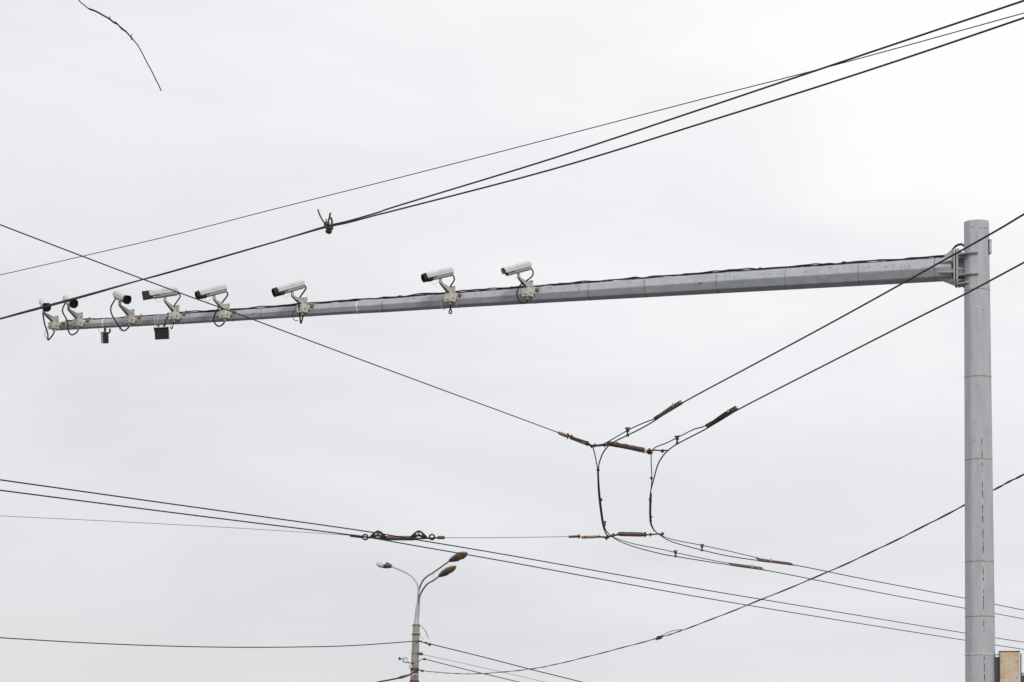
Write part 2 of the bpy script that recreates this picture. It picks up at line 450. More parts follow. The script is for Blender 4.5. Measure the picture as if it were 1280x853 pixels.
bm = B(); tube(bm, catmull(along([x for x in xs if 300 < x < 1130], .016, .022, 8.7, 0, side=-.02), 3), .006, 6); obj('cable', bm, M['grey_rubber'], cab, True)
for x in (500, 541, 640, 700, 857, 950, 1055, 1164):            # ties and rag joints round the bundle
    bm = B(); p = along([x - 3, x + 3], .016, .012, 1.3, 0); tube(bm, [p[0], p[0].lerp(p[1], .5) + a_up * .004, p[1]], [.012, .018, .012], 6)
    obj('cable_tie', bm, M['tape'] if x in (541, 1164) else M['rubber'], cab)

# ================================================================== surveillance cameras
CAMS = [
 # label, tip px, plate right edge x, plate y0,y1, front vector, hood, cable paths
 ('white surveillance camera at the far left tip of the arm, cable hanging in a V', (54.8, 390.3), 75.5, 395, 412.5, (.26, -.86, -.32), 'round',
  [([(53.5, 391.2), (55.6, 404.4), (59.7, 417.5), (60.2, 425.3), (66.3, 418.3), (68.3, 413.4)], .0105), ([(66.2, 402.7), (59.7, 409.3), (55.6, 417.5), (58.5, 423.7)], .004)]),
 ('white surveillance camera second from the arm tip, black hood facing the viewer', (85.7, 386.0), 105.6, 391, 409, (.38, -.84, -.32), 'round',
  [([(82.2, 377.4), (78.1, 388.8), (83.5, 400.3), (85.5, 413.4), (89.2, 418.7), (95.8, 415.9), (98.2, 411)], .0105), ([(93, 402), (90, 406), (87.5, 413)], .004)]),
 ('white surveillance camera third from the arm tip, hood turned right above a deep cable loop', (149.6, 380.6), 170, 387, 405, (.48, -.80, -.33), 'round',
  [([(145.3, 372.6), (139, 383.4), (139.6, 392.7), (147.2, 405.6), (154.3, 413.6), (160, 410.3), (161.3, 407.4)], .0105), ([(158, 399), (151.5, 404), (149, 411), (152.5, 414.5)], .004)]),
 ('grey white surveillance camera with long square black hood pointing straight left, above the black panel', (206.3, 375.8), 226, 382, 400.5, (-.93, -.12, -.17), 'long',
  [([(221.9, 366.5), (224.6, 368.5), (225, 371.6), (218.6, 381), (215.7, 388), (211.6, 394), (206.9, 401), (206, 408)], .0095), ([(216.9, 402), (216.5, 406), (214.6, 411.5), (213, 408)], .007)]),
 ('white surveillance camera fifth from the arm tip, hood crossed by the thin slanting wire', (267.9, 373.8), 289, 380, 399, (-.85, -.36, -.30), 'round',
  [([(280.5, 364), (283.2, 365.2), (284.3, 369.3), (278.4, 377.5), (271.4, 388), (267.3, 397.4), (269, 405), (274.3, 408), (279.6, 404.5), (280.2, 401.5)], .0105)]),
 ('white surveillance camera with large black hood, standing alone left of the middle of the arm', (365.5, 369.3), 386, 372, 392, (-.86, -.36, -.33), 'big',
  [([(381, 357.5), (382.2, 359.3), (381.8, 362), (376, 370.3), (373.5, 376), (373.7, 382.7), (374.8, 392.5), (375.2, 399), (376, 404.4), (377.2, 401.5), (379.3, 394)], .011), ([(371.5, 382.7), (366.6, 389), (365.8, 395.8), (368.6, 400.7), (372.7, 400.7)], .005)]),
 ('white surveillance camera with round black hood, left one of the two nearest the mast', (550.8, 353.0), 570.5, 358, 378.5, (-.85, -.38, -.27), 'round',
  [([(565, 343.5), (567, 345.6), (567.7, 350.5), (563, 358.2), (561, 364)], .010), ([(560, 367), (553, 371.6), (550.7, 378.7), (552, 384.5), (556, 387)], .006), ([(562.5, 381), (563, 385.7), (561.3, 390.4), (563, 392.2), (564.6, 390.4), (563.4, 385.7), (563.2, 381)], .009)]),
 ('white surveillance camera without hood, bare front window, nearest of the eight to the mast', (648.3, 346.2), 667.5, 351, 372, (-.85, -.38, -.30), 'none',
  [([(663.0, 334.2), (666.4, 340.3), (664.7, 346), (658.2, 351), (650.6, 356.3), (646.9, 363.8), (646.4, 370.3), (649.7, 377), (655.3, 379.3), (660, 375)], .0095)]),
]
def hood_mesh(f, r, u, c, kind, short=False):
    """open black lens hood: outer and inner shell; c = centre of its rear end"""
    bm = B()
    L = {'round': .085, 'big': .10, 'long': .125}[kind] * (.7 if short else 1); R = {'round': .060 if not short else .065, 'big': .064, 'long': .060}[kind]
    n = 8 if kind != 'long' else 4
    ph = math.pi / n
    k_ = 1.0 if kind != 'long' else 1.25
    def rg(d, rr): return [c + f * d + (r * math.cos(ph + 2 * math.pi * k / n) + u * math.sin(ph + 2 * math.pi * k / n)) * rr * k_ for k in range(n)]
    rs = [rg(-.01, R * .92), rg(L * .35, R * .98), rg(L, R), rg(L + .004, R * .96), rg(L, R * .86), rg(.015, R * .82)]
    loft(bm, rs)
    return bm, L
for label, tip, pxr, py0, py1, fv, hood, cables in CAMS:
    x_p = pxr - 6; Ya = armY(x_p); s = F / Ya
    cy = (py0 + py1) / 2
    armc = arm_c(x_p); rr = arm_r(x_p)
    n_ = V((-.60, -.80, 0)).normalized()                 # outward direction of the bracket
    w_ = V((-n_.y, n_.x, 0)) * 1.0                        # along the plate, viewer's right
    if w_.x < 0: w_ = -w_
    Yo = Ya - rr - .055
    O = P(x_p, cy, Yo)
    hh = (py1 - py0) / 2 / (F / Yo)
    T = thing('surveillance_camera', label, 'camera', O, 'surveillance cameras along the mast arm')
    # plate
    bm = B(); obox(bm, O, (n_, w_, Z), (.006, .064, hh), bev=.003); plate = obj('mounting_plate', bm, M['beige'], T)
    for su in (-.05, .05):
        for sv in (-.085, .085):
            bm = B(); p = O + w_ * su + Z * sv * hh / .1 + n_ * .006; tube(bm, [p, p + n_ * .007], .007, 6); obj('bolt', bm, M['rust'], plate)
    # junction box with slot and hole
    bc = O + n_ * .046 - Z * (hh * .47)
    bm = B(); obox(bm, bc, (n_, w_, Z), (.040, .060, hh * .50), bev=.006); jb = obj('junction_box', bm, M['beige'], T)
    bm = B(); obox(bm, bc + n_ * .040 - Z * hh * .25, (n_, w_, Z), (.0025, .026, .0045)); obj('slot', bm, M['ironrust'], jb)
    bm = B(); obox(bm, bc + w_ * .060 - Z * hh * .12, (n_, w_, Z), (.012, .0025, .009)); obj('hole', bm, M['dark'], jb)
    bm = B(); gp = bc - Z * hh * .5; tube(bm, [gp + w_ * .01, gp + w_ * .01 - Z * .014], .020, 8); tube(bm, [gp + w_ * .01 - Z * .014, gp + w_ * .01 - Z * .034], .012, 8); obj('cable_gland', bm, M['beige'], jb)
    # bracket arm: folded steel wedge
    tipw = P(tip[0], tip[1] + 1.0, Yo - .15)
    root_t = O + n_ * .008 + Z * hh * .62; root_b = O + n_ * .030 - Z * hh * .10
    ax = (tipw - O); ax.z = 0; side = ax.cross(Z).normalized()
    bm = B()
    for sd in (-1, 1):
        pts = [root_t + side * sd * .034, root_b + side * sd * .034, tipw + side * sd * .017 - Z * .014, tipw + side * sd * .017 + Z * .008]
        inn = [q - side * sd * .005 for q in pts]
        va = [bm.verts.new(q) for q in pts]; vb = [bm.verts.new(q) for q in inn]
        bm.faces.new(va); bm.faces.new(vb[::-1])
        for k in range(4): bm.faces.new((va[k], va[(k + 1) % 4], vb[(k + 1) % 4], vb[k]))
    tt_ = [root_t - Z * .014, tipw + Z * -.002]
    va = [bm.verts.new(tt_[0] - side * .029), bm.verts.new(tt_[0] + side * .029), bm.verts.new(tt_[1] + side * .012), bm.verts.new(tt_[1] - side * .012)]
    vb = [bm.verts.new(v.co - Z * .006) for v in va]
    bm.faces.new(va); bm.faces.new(vb[::-1])
    for k in range(4): bm.faces.new((va[k], va[(k + 1) % 4], vb[(k + 1) % 4], vb[k]))
    obj('bracket_arm', bm, M['white2'], T)
    # clamp round the arm
    cx = pxr + 2.0; cc = arm_c(cx); cr = arm_r(cx)
    bm = B()
    loft(bm, [soft_octa(cc - a_dir * .010, cr + .0015, 0, a_side, a_up, .1), soft_octa(cc - a_dir * .010, cr + .004, 0, a_side, a_up, .1), soft_octa(cc + a_dir * .010, cr + .004, 0, a_side, a_up, .1), soft_octa(cc + a_dir * .010, cr + .0015, 0, a_side, a_up, .1)], cap=(False, False))
    obox(bm, cc + a_side * (cr + .02) + a_dir * .03 + a_up * .01, (a_dir, a_side, a_up), (.055, .026, .020), bev=.004)
    clamp = obj('clamp', bm, M['beige'], T)
    q = P(pxr + 4.2, cy + .5, Yo + .02)
    bm = B(); obox(bm, q, (a_dir, a_side, a_up), (.022, .03, .016), bev=.004); obj('bolt', bm, M['rust'], clamp)
    bm = B(); tube(bm, [q - a_dir * .022 + Z * .022, q - a_dir * .03 + Z * .045], .008, 6); obj('pin', bm, M['rust'], clamp); bm = B(); tube(bm, [q - Z * .02, q - Z * .045 - a_dir * .01], .013, 6); obj('bolt', bm, M['rust'], clamp)
    q2 = P(pxr - 14.5, cy + 3.2, Yo + .03)
    if hood == 'none':
      bm = B(); obox(bm, q2, (a_dir, a_side, a_up), (.016, .02, .028), bev=.004); obj('clamp_ear', bm, M['beige'], clamp)
    # head
    f, r, u = frame(fv)
    foot = P(tip[0], tip[1], Yo - .15)
    H = foot + Z * .030 + u * .084
    if fv[1] < -.7: H = H + f * .02 + X * .012
    bm = B(); tube(bm, [foot - Z * .012, foot + Z * .012, foot + Z * .045], [.021, .021, .019], 10); obj('swivel_foot', bm, M['white2'], T)
    bm = B(); tube(bm, [foot - Z * .004 + side * .026, foot - Z * .004 - side * .026], .010, 8); obj('swivel_bolt', bm, M['white2'], T)
    bm = B()
    body = [(-.050, .028), (-.050, -.050), (-.034, -.066), (.034, -.066), (.050, -.050), (.050, .028)]
    prism(bm, body, r, u, f, H + f * (-.012), .340)
    bmesh.ops.bevel(bm, geom=list(bm.edges), offset=.004, segments=1, affect='EDGES')
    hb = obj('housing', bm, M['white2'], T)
    # sun shield: folded sheet with its own thickness
    prof = [(-.063, -.026), (-.063, .022), (-.044, .050), (.044, .050), (.063, .022), (.063, -.026)]
    inn = [(-.0595, -.026), (-.0595, .020), (-.042, .0465), (.042, .0465), (.0595, .020), (.0595, -.026)]
    bm = B(); rA = []; 
    Lf, Lr = .200, -.190
    def ring(pr, d, slant): return [H + r * a + u * b + f * (d + slant * b) for a, b in pr]
    pr = prof + inn[::-1]
    loft(bm, [ring(pr, Lr, 0.15), ring(pr, Lf, 0.10)])
    obj('sun_shield', bm, M['white'], T)
    # label strips, dark gap line
    for sd in (-1, 1):
        bm = B(); obox(bm, H + f * .100 + r * sd * .0505 - u * .034, (f, r, u), (.034, .0015, .008)); obj('label_strip', bm, M['ironrust'], hb)
    # front
    bm = B(); obox(bm, H + f * .161 - u * .012, (f, r, u), (.004, .040, .040)); obj('front_window', bm, M['glass'], hb)
    if hood != 'none':
        hc = H + f * (.155 if hood != 'long' else .170) - u * (.012 if hood != 'long' else .004)
        bm, L = hood_mesh(f, r, u, hc, hood, fv[1] < -.7); hd = obj('lens_hood', bm, M['dark'], T)
        bm = B(); tube(bm, [hc + f * .018, hc + f * .022], .040, 12); obj('lens', bm, M['glass'], hd)
        if hood in ('big', 'round') and fv[0] < 0:    # torn black cover sheet over the housing front
            bm = B(); loft(bm, [ring([(-.055, .03), (-.056, -.052), (-.036, -.071), (.036, -.071), (.056, -.052), (.055, .03)], .135, .3), ring([(-.054, .026), (-.055, -.052), (-.036, -.070), (.036, -.070), (.055, -.052), (.054, .026)], .215, .5)], cap=(True, True))
            obj('hood_collar', bm, M['dark'], hd)
    else:
        bm = B(); prism(bm, [(-.046, .03), (-.046, -.046), (.046, -.046), (.046, .03)], r, u, f, H + f * .166, .006); obj('window_frame', bm, M['ironrust'], hb)
    # rear gland
    bm = B(); rp = H - f * .182 - u * .03; tube(bm, [rp, rp - f * .02], .014, 8); obj('cable_gland', bm, M['dark'], hb)
    # cables
    for k, (path, cr_) in enumerate(cables):
        n = len(path); pts = []
        for i, (a, b) in enumerate(path):
            pts.append(P(a, b, Yo - .02 - (.06 if k == 0 and i < n / 2 else 0.0)))
        bm = B(); tube(bm, catmull(pts, 5), cr_, 6)
        obj('cable', bm, M['rubber'] if cr_ > .0065 or tip[0] < 500 and cr_ > .0045 else M['grey_rubber'], T, True)
    if hood in ('long', 'big', 'round') and fv[0] < 0:  # thin tether loop under the hood
        p0 = H + f * .13 - u * .066; p1 = H + f * .04 - u * .066
        bm = B(); tube(bm, catmull([p0, p0 - Z * .035 - f * .01, p0.lerp(p1, .5) - Z * .065, p1 - Z * .03, p1], 4), .0018, 5); obj('tether', bm, M['grey_rubber'], T)

# ------------------------------------------------------------------ boxes hanging below the arm
Ya = armY(131)
c = P(130.8, 422.6, Ya); T = thing('flood_light', 'small dark box lamp with pale side hanging under the arm between second and third camera', 'infrared lamp', c)
f, r, u = frame((.55, -.75, -.10))
# body turned so that the pale flank shows at its left and the black front at its right
tilt = Matrix.Rotation(math.radians(-5), 3, 'Y')
f, r, u = tilt @ f, tilt @ r, tilt @ u
bm = B(); obox(bm, c, (f, r, u), (.030, .045, .075), bev=.004); bd = obj('body', bm, M['white2'], T)
bm = B(); obox(bm, c + f * .033, (f, r, u), (.004, .043, .073)); obj('front_panel', bm, M['dark'], T)
bm = B(); obox(bm, c + u * .077, (f, r, u), (.034, .048, .003)); obj('lid', bm, M['white2'], T)
bm = B(); tube(bm, catmull([P(131.5, 411, Ya), P(131.2, 414, Ya - .02), P(131.4, 416.5, Ya)], 4), .018, 6)
tube(bm, catmull([P(137.5, 411, Ya), P(137.2, 415, Ya), P(135.5, 416.5, Ya), P(134, 417.5, Ya)], 4), .013, 6); obj('bracket', bm, M['ironrust'], T)
bm = B(); tube(bm, catmull([P(122.5, 411, Ya), P(124.5, 414.5, Ya), P(127, 416, Ya)], 4), .003, 5); obj('cable', bm, M['grey_rubber'], T)
Ya = armY(202)
c = P(202.2, 417.0, Ya); T = thing('infrared_panel', 'flat square black panel hanging under the arm below the fourth camera', 'infrared lamp', c)
f, r, u = frame((-.08, -1, -.10)); tilt = Matrix.Rotation(math.radians(-2), 3, 'Y'); f, r, u = tilt @ f, tilt @ r, tilt @ u
bm = B(); obox(bm, c - f * .02, (f, r, u), (.026, .099, .079), bev=.004); obj('body', bm, M['white2'], T)
bm = B(); obox(bm, c + f * .011, (f, r, u), (.006, .097, .077), bev=.002); obj('front_panel', bm, M['dark'], T)
bm = B(); obox(bm, c + u * .083 - r * .0, (f, r, u), (.04, .1, .004)); obox(bm, c + X * -.102 + u * .06, (f, r, u), (.03, .004, .03)); obj('bracket', bm, M['white'], T)
for x in (198, 205):
    bm = B(); tube(bm, [P(x, 409.5, Ya), P(x, 404, Ya)], .012, 6); obj('hanger_bolt', bm, M['ironrust'], T)

# ------------------------------------------------------------------ cabinet on the pole
zt = P(1260, 816, 32).z; zb = P(1260, 880, 32).z
cx = P(1261.5, 816, 31.9)
cab_ = thing('cabinet', 'rust stained cream metal cabinet strapped to the right flank of the mast, lower right corner', 'cabinet', (cx.x, 31.9, zb))
ca = frame((-.13, -1, 0)); hz = (zt - zb) / 2; cc = V((cx.x, 31.9, (zt + zb) / 2))
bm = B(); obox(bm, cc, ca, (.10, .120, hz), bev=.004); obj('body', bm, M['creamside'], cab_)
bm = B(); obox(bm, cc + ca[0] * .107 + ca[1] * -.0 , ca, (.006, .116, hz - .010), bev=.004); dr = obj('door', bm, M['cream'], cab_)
bm = B(); obox(bm, cc + Z * (hz + .006) + ca[0] * .004, ca, (.108, .126, .005), bev=.002); obj('lid', bm, M['rust'], cab_)
bm = B(); obox(bm, cc + X * .135 + Yv * -.05, ca, (.05, .0035, hz - .02)); obj('side_flange', bm, M['creamside'], cab_)
bm = B(); obox(bm, cc + X * .124 + Yv * -.112, ca, (.007, .006, hz - .02)); obj('door_gap', bm, M['dark'], cab_)
bm = B(); obox(bm, cc - X * .155 + Yv * .02 - Z * .02, ca, (.03, .035, hz - .04)); obj('mounting_rail', bm, M['lampdark'], cab_)
c = polec(818.5); r = poler(c.z) * 1.015
bm = B(); loft(bm, [soft_octa(c - Z * .010, r + .002, PH), soft_octa(c - Z * .009, r + .006, PH), soft_octa(c + Z * .009, r + .006, PH), soft_octa(c + Z * .010, r + .002, PH)], cap=(False, False))
obox(bm, V((c.x + r + .035, c.y - .06, c.z - .004)), WORLD, (.045, .006, .010)); obj('strap', bm, M['beige'], cab_)
for sx_, sz_ in ((-.09, .0), (.09, .0), (-.09, .2), (.09, .2)):
    bm = B(); p = cc + ca[0] * .113 + ca[1] * sx_ + Z * sz_; tube(bm, [p, p + ca[0] * .006], .008, 6); obj('screw', bm, M['rust'], dr)
# grey box behind it at the frame edge
c = P(1286, 858, 32.3); T = thing('junction_box', 'grey box with dark front just right of the rusty cabinet, cut by the photo edge', 'box', c)
bm = B(); obox(bm, c, WORLD, (.09, .06, .16), bev=.004); obj('body', bm, M['lampdark'], T)
bm = B(); obox(bm, c + Z * .150, WORLD, (.095, .066, .022), bev=.004); obj('lid', bm, M['galv'], T)
bm = B(); obox(bm, c - X * .05 + Yv * .12, WORLD, (.12, .05, .02)); obj('bracket', bm, M['galv'], T)
for k in range(4):
    bm = B(); obox(bm, c - Yv * .064 + Z * (.08 - k * .05), WORLD, (.07, .004, .008)); obj('slat', bm, M['flange'], T)

# ================================================================== overhead wires
ZC = 6.2
def wire_from(pts, px, mpx=None):
    """radius so that the wire is px photo-pixels thick at its middle"""
    mid = pts[len(pts) // 2]; return px / 2 / (F / mid.y)
def wire(name, pts, px, m, label, cat='wire', group=None, n=5, sides=6):
    rr = wire_from(pts, px); pts = extend(catmull(pts, n), 16, 16)
    bm = B(); tube(bm, pts, rr, sides)
    return obj(name, bm, m, None, True, label, cat, group)

# thin carrier wire across the top
wire('steel_wire', [PZ(-40, 353.5, 8.0), PZ(0, 344, 8.0), PZ(200, 298, 8.0), PZ(340, 262.3, 8.0), PZ(500, 222, 8.0), PZ(700, 170.5, 8.0), PZ(880, 123.5, 8.0), PZ(1042, 82, 8.0), PZ(1280, 16.5, 8.0), PZ(1330, 2, 8.0)], 1.25, M['steelwire'],
     'thinnest straight wire sloping across the top of the photo above the cameras')
# two trolley wires that run together at the left and spread to the right
def off(p, dx, dy): return (p[0] + dx, p[1] + dy)
LW = [(-40, 409.5), (0, 398.6), (30, 390.4), (54, 384), (110, 368.8), (170, 351.7), (213, 340), (340, 303.4), (404, 284.5)]
tw1 = thing('trolley_wire', 'upper of the two heavy wires fanning out from the knot to the top right', 'wire', PZ(640, 212, 7.2), 'pair of heavy wires over the arm tip')
pts1 = [PZ(x, y - 0.7 * math.sin((x + 20) / 60), 7.2) for x, y in LW] + [PZ(435, 276.6, 7.2), PZ(473, 265.6, 7.2), PZ(500, 256.6, 7.2), PZ(690, 198.5, 7.2), PZ(880, 135.5, 7.2), PZ(1042, 81, 7.2), PZ(1280, 1, 7.2), PZ(1320, -12, 7.2)]
bm = B(); tube(bm, extend(catmull(pts1, 5), 16, 20), .0080, 6); obj('cable', bm, M['wire'], tw1, True)
tw2 = thing('trolley_wire', 'lower of the two heavy wires fanning out from the knot to the top right', 'wire', PZ(640, 222, 7.1), 'pair of heavy wires over the arm tip')
pts2 = [PZ(x, y + 0.7 * math.sin((x + 20) / 60) + .3, 7.15) for x, y in LW] + [PZ(435, 278.5, 7.15), PZ(473, 268.3, 7.15), PZ(500, 261.6, 7.15), PZ(690, 212, 7.15), PZ(880, 153.5, 7.15), PZ(1080, 90, 7.15), PZ(1280, 22.5, 7.15), PZ(1320, 8, 7.15)]
bm = B(); tube(bm, extend(catmull(pts2, 5), 16, 20), .0080, 6); obj('cable', bm, M['wire'], tw2, True)
# the knot where they part
c = PZ(410, 284, 7.18); Yk = c.y
T = thing('wire_clamp', 'iron clamp with frayed wire ends sticking up where the two heavy wires meet', 'clamp', c)
bm = B(); bmesh.ops.create_icosphere(bm, subdivisions=2, radius=.034, matrix=Matrix.Translation(P(411, 289.5, Yk)) @ Matrix.Diagonal((1, 1, .75, 1)))
for v in bm.verts: v.co += V((1, 1, 1)) * 0.008 * noise.noise(v.co * 22)
obj('clamp_body', bm, M['ironrust'], T)
bm = B(); tube(bm, [P(407, 281.5, Yk), P(409, 286, Yk - .03), P(415, 286, Yk - .03), P(415, 280, Yk - .01)], .016, 6); obox(bm, P(408.5, 280.5, Yk), frame((.3, -.8, .3)), (.02, .024, .014)); obj('clamp_jaw', bm, M['ironrust'], T)
for path, r_ in (([(397.3, 262), (400.2, 270), (404.5, 277.5), (408, 283)], .0075), ([(413, 266.2), (411.8, 272), (410, 279), (410.5, 285)], .009), ([(407.5, 274), (408, 279), (408.5, 283)], .006), ([(413.5, 272), (415, 277), (414, 284)], .010)):
    bm = B(); tube(bm, catmull([P(a, b, Yk) for a, b in path], 4), r_, 6); obj('wire_end', bm, M['ironrust'], T)

# thin slanting span wire with its insulators down to the junction
SPZ = 6.35
S = thing('span_wire', 'thin slanting wire from the left edge down to the brown insulators at the junction', 'wire', PZ(350, 414, SPZ))
bm = B(); pts = [PZ(-50, 260.5, SPZ + .55), PZ(0, 281, SPZ + .5), PZ(103, 320.5, SPZ + .42), PZ(213, 362, SPZ + .33), PZ(300, 393.5, SPZ + .26), PZ(370, 419.7, SPZ + .21), PZ(530, 479, SPZ + .1), PZ(640, 519.5, SPZ + .03), PZ(699, 541.4, SPZ)]
tube(bm, extend(catmull(pts, 5), 14), .0066, 6); obj('strand', bm, M['steelwire'], S, True)
def J(x, y): return PZ(x, y, SPZ)
def seg(parent, name, pp, r_, m, sides=8, fn=J, smooth=False):
    bm = B(); tube(bm, catmull([fn(a, b) for a, b in pp], 3) if len(pp) > 2 else [fn(a, b) for a, b in pp], r_, sides); return obj(name, bm, m, parent, smooth)
def knob(parent, name, x, y, s_, m, fn=J, sq=(1, 1, 1)):
    """small cast fitting: lumpy body with a cross bolt and nut"""
    p = fn(x, y); bm = B()
    obox(bm, p, frame((.7, .5, random.uniform(-.3, .3))), (s_ * sq[0], s_ * .7 * sq[1], s_ * .6 * sq[2]), bev=s_ * .2)
    tube(bm, [p + Z * s_ * 1.3 + X * s_ * .2, p - Z * s_ * 1.3 - X * s_ * .1], s_ * .35, 6)
    tube(bm, [p + Z * s_ * .9 + X * s_ * .1, p + Z * s_ * 1.2 + X * s_ * .2], s_ * .6, 6)
    return obj(name, bm, m, parent)
bm = B(); a, b = J(698, 541), J(708, 545)
tube(bm, [a, a.lerp(b, .2), a.lerp(b, .8), b], [.014, .023, .026, .016], 8); obj('insulator', bm, M['tan'], S)
knob(S, 'shackle', 709.5, 545.3, .028, M['ironrust'])
seg(S, 'insulator', [(713, 546.4), (734, 553.2)], .017, M['brown']); seg(S, 'insulator', [(712.5, 548), (733, 556.0)], .012, M['brown'])
knob(S, 'shackle', 714.5, 545.5, .017, M['ironrust']); knob(S, 'shackle', 734.5, 554.8, .026, M['ironrust'])
seg(S, 'yoke', [(735, 555), (740, 557.5), (748, 557), (756, 556.2), (764, 556.5)], .016, M['wire'])
knob(S, 'shackle', 739.5, 558.3, .019, M['ironrust']); knob(S, 'shackle', 756, 557.5, .016, M['ironrust'])
bm = B(); a, b = J(759, 553.5), J(803.5, 562.6); tube(bm, [a, a.lerp(b, .06), a.lerp(b, .35), a.lerp(b, .9), b], [.012, .027, .029, .034, .034], 8); ins = obj('insulator', bm, M['brown'], S)
for tt0 in (.25, .5, .72, .93):
    bm = B(); p = a.lerp(b, tt0); q = a.lerp(b, tt0 + .02); tube(bm, [p, q], .037, 8); obj('band', bm, M['ironrust'], ins)
seg(S, 'insulator', [(760, 556.8), (783, 560.8), (800, 564.6)], .009, M['wire'])
bm = B(); a, b = J(803.2, 562.6), J(806, 563.2); tube(bm, [a, b], .040, 8); obj('end_cap', bm, M['tape'], S)
knob(S, 'shackle', 811.5, 564.3, .030, M['ironrust']); seg(S, 'yoke', [(806, 563), (815, 563), (826, 563.2), (836, 563.3)], .010, M['ironrust'])
knob(S, 'shackle', 828, 564.3, .022, M['ironrust']); seg(S, 'hook', [(809, 566), (812, 567.5), (815.5, 566)], .012, M['ironrust'])

# the two trolley wires: overhead right -> junction -> back along the street -> lower right
def C(x, y): return PZ(x, y, ZC)
def CU(x, y): return PZ(x, y, ZC + .12)
WA = [(1330, 239.5), (1280, 268), (1243, 290), (1170, 331), (1045.8, 400), (940, 457), (853, 503.8), (819, 525.5), (803, 535), (785, 544), (765, 554), (756, 563), (751, 573), (748, 588), (750, 620), (753.5, 648), (756, 660), (762, 668.5), (775, 677), (797, 685), (830, 693.3), (845, 695.8), (880, 701.5), (914, 706.7), (957, 713), (1034, 728), (1120, 745), (1206, 760.5), (1243, 767), (1280, 774), (1330, 784)]
WB = [(1330, 301), (1280, 328.3), (1250, 344.4), (1202, 370), (1142, 400), (1040, 452), (923, 512), (884.5, 535.2), (862, 547), (846.5, 555.2), (836, 562.5), (828, 571), (822, 582), (817, 600), (813, 617), (812, 640), (813.2, 655), (818, 663), (825, 669), (840, 677.5), (878, 688), (912, 695.5), (949, 701), (993, 706.5), (1080, 724), (1206, 748), (1243, 755.5), (1280, 763), (1330, 773)]
wa = thing('trolley_wire', 'trolley wire crossing the mast at the arm joint, bending down left of the junction', 'wire', C(748, 588), 'trolley contact wires through the junction')
wb = thing('trolley_wire', 'trolley wire crossing the mast below the arm joint, bending down right of the junction', 'wire', C(815, 600), 'trolley contact wires through the junction')
def contact(T, W, cut):
    near = [C(x, y) for x, y in W]
    pts = extend(catmull(near, 5), 26, 30)
    # same wire all along, drawn thinner by distance only
    bm = B(); tube(bm, pts, .0094, 6); obj('contact_wire', bm, M['wire'], T, True)
contact(wa, WA, 0); contact(wb, WB, 0)
def up(T, path, r_=.0078): 
    bm = B(); tube(bm, catmull([C(a, b) for a, b in path], 4), r_, 6); obj('carrier_wire', bm, M['wire'], T, True)
up(wa, [(743, 558.5), (756, 554.5), (785, 538), (803, 529.5), (822, 522.5)])
up(wa, [(741, 559), (743, 566), (745.5, 578), (747.5, 590)])
up(wa, [(747.2, 590), (748.6, 620), (752.3, 650), (755.2, 662), (758, 668)], .012)
up(wa, [(758, 669), (790, 679.5), (830, 687.5), (845, 691), (880, 698.5), (914, 705)])
up(wb, [(814, 565), (820, 559), (833, 554), (846, 547.5), (856, 542.5), (867, 537.0), (876, 534.5), (884, 532)])
up(wb, [(814, 566), (814, 580), (814.8, 600), (813, 617)])
up(wb, [(814, 617), (813.4, 640), (814.2, 655), (818, 664)], .0115)
up(wb, [(823, 668), (840, 674.5), (878, 682), (915, 690), (949, 698)])
def splice(T, pts_lo, pts_hi, d=.02, m='greyplate'):
    """tapering splice plate between lower and upper outline rows"""
    bm = B(); lo = [C(*p) for p in pts_lo]; hi = [C(*p) for p in pts_hi]
    hi = [V((h.x, l.y, l.z + (l.y * (pl[1] - ph[1]) / F))) + V(((ph[0] - pl[0]) / F * l.y, 0, 0)) for h, l, ph, pl in zip(hi, lo, pts_hi, pts_lo)]
    fr = [[p - Yv * d for p in lo], [p - Yv * d for p in hi], [p + Yv * d for p in hi], [p + Yv * d for p in lo]]
    rings = [[fr[k][i] for k in range(4)] for i in range(len(lo))]
    loft(bm, rings); return obj('splice_plate', bm, M[m], T)
s1 = splice(wa, [(819, 525.8), (826, 521.5), (840, 513.2), (853.5, 505.0)], [(818.5, 522.2), (826, 517.5), (840, 508.0), (853.0, 500.5)])
s2 = splice(wb, [(884.5, 535.6), (900, 526.8), (910, 520.6), (923.5, 512.0)], [(884, 531.2), (896, 525.6), (908, 516.6), (922.5, 507.6)])
s3 = splice(wa, [(914, 707.4), (930, 709.8), (945, 711.8), (957, 713.6)], [(914, 703.4), (930, 705.6), (945, 707.4), (957, 709.2)], m='redplate')
s4 = splice(wb, [(949, 702.0), (965, 703.8), (980, 705.8), (993, 707.4)], [(949, 697.2), (965, 699.8), (980, 701.8), (993, 703.4)], m='redplate')
for s_, px_, T in ((s1, [(841, 506), (846, 504.5), (850, 502.3)], wa), (s2, [(910, 513.5), (915.5, 512), (920, 509.5)], wb), (s3, [(940, 707.5), (948, 710), (953, 711)], wa), (s4, [(964, 700), (980, 704), (988, 705)], wb)):
    for i, (a, b) in enumerate(px_):
        p = C(a, b + 1); bm = B(); k = p.y / 32
        tube(bm, [p - Yv * .035, p + Yv * .03], .010 * k if i else .013 * k, 6)
        if i == 0: tube(bm, [p, p + Z * .03 * k], .008 * k, 6)
        obj('bolt', bm, M['rust'] if i % 2 else M['flange'], s_)
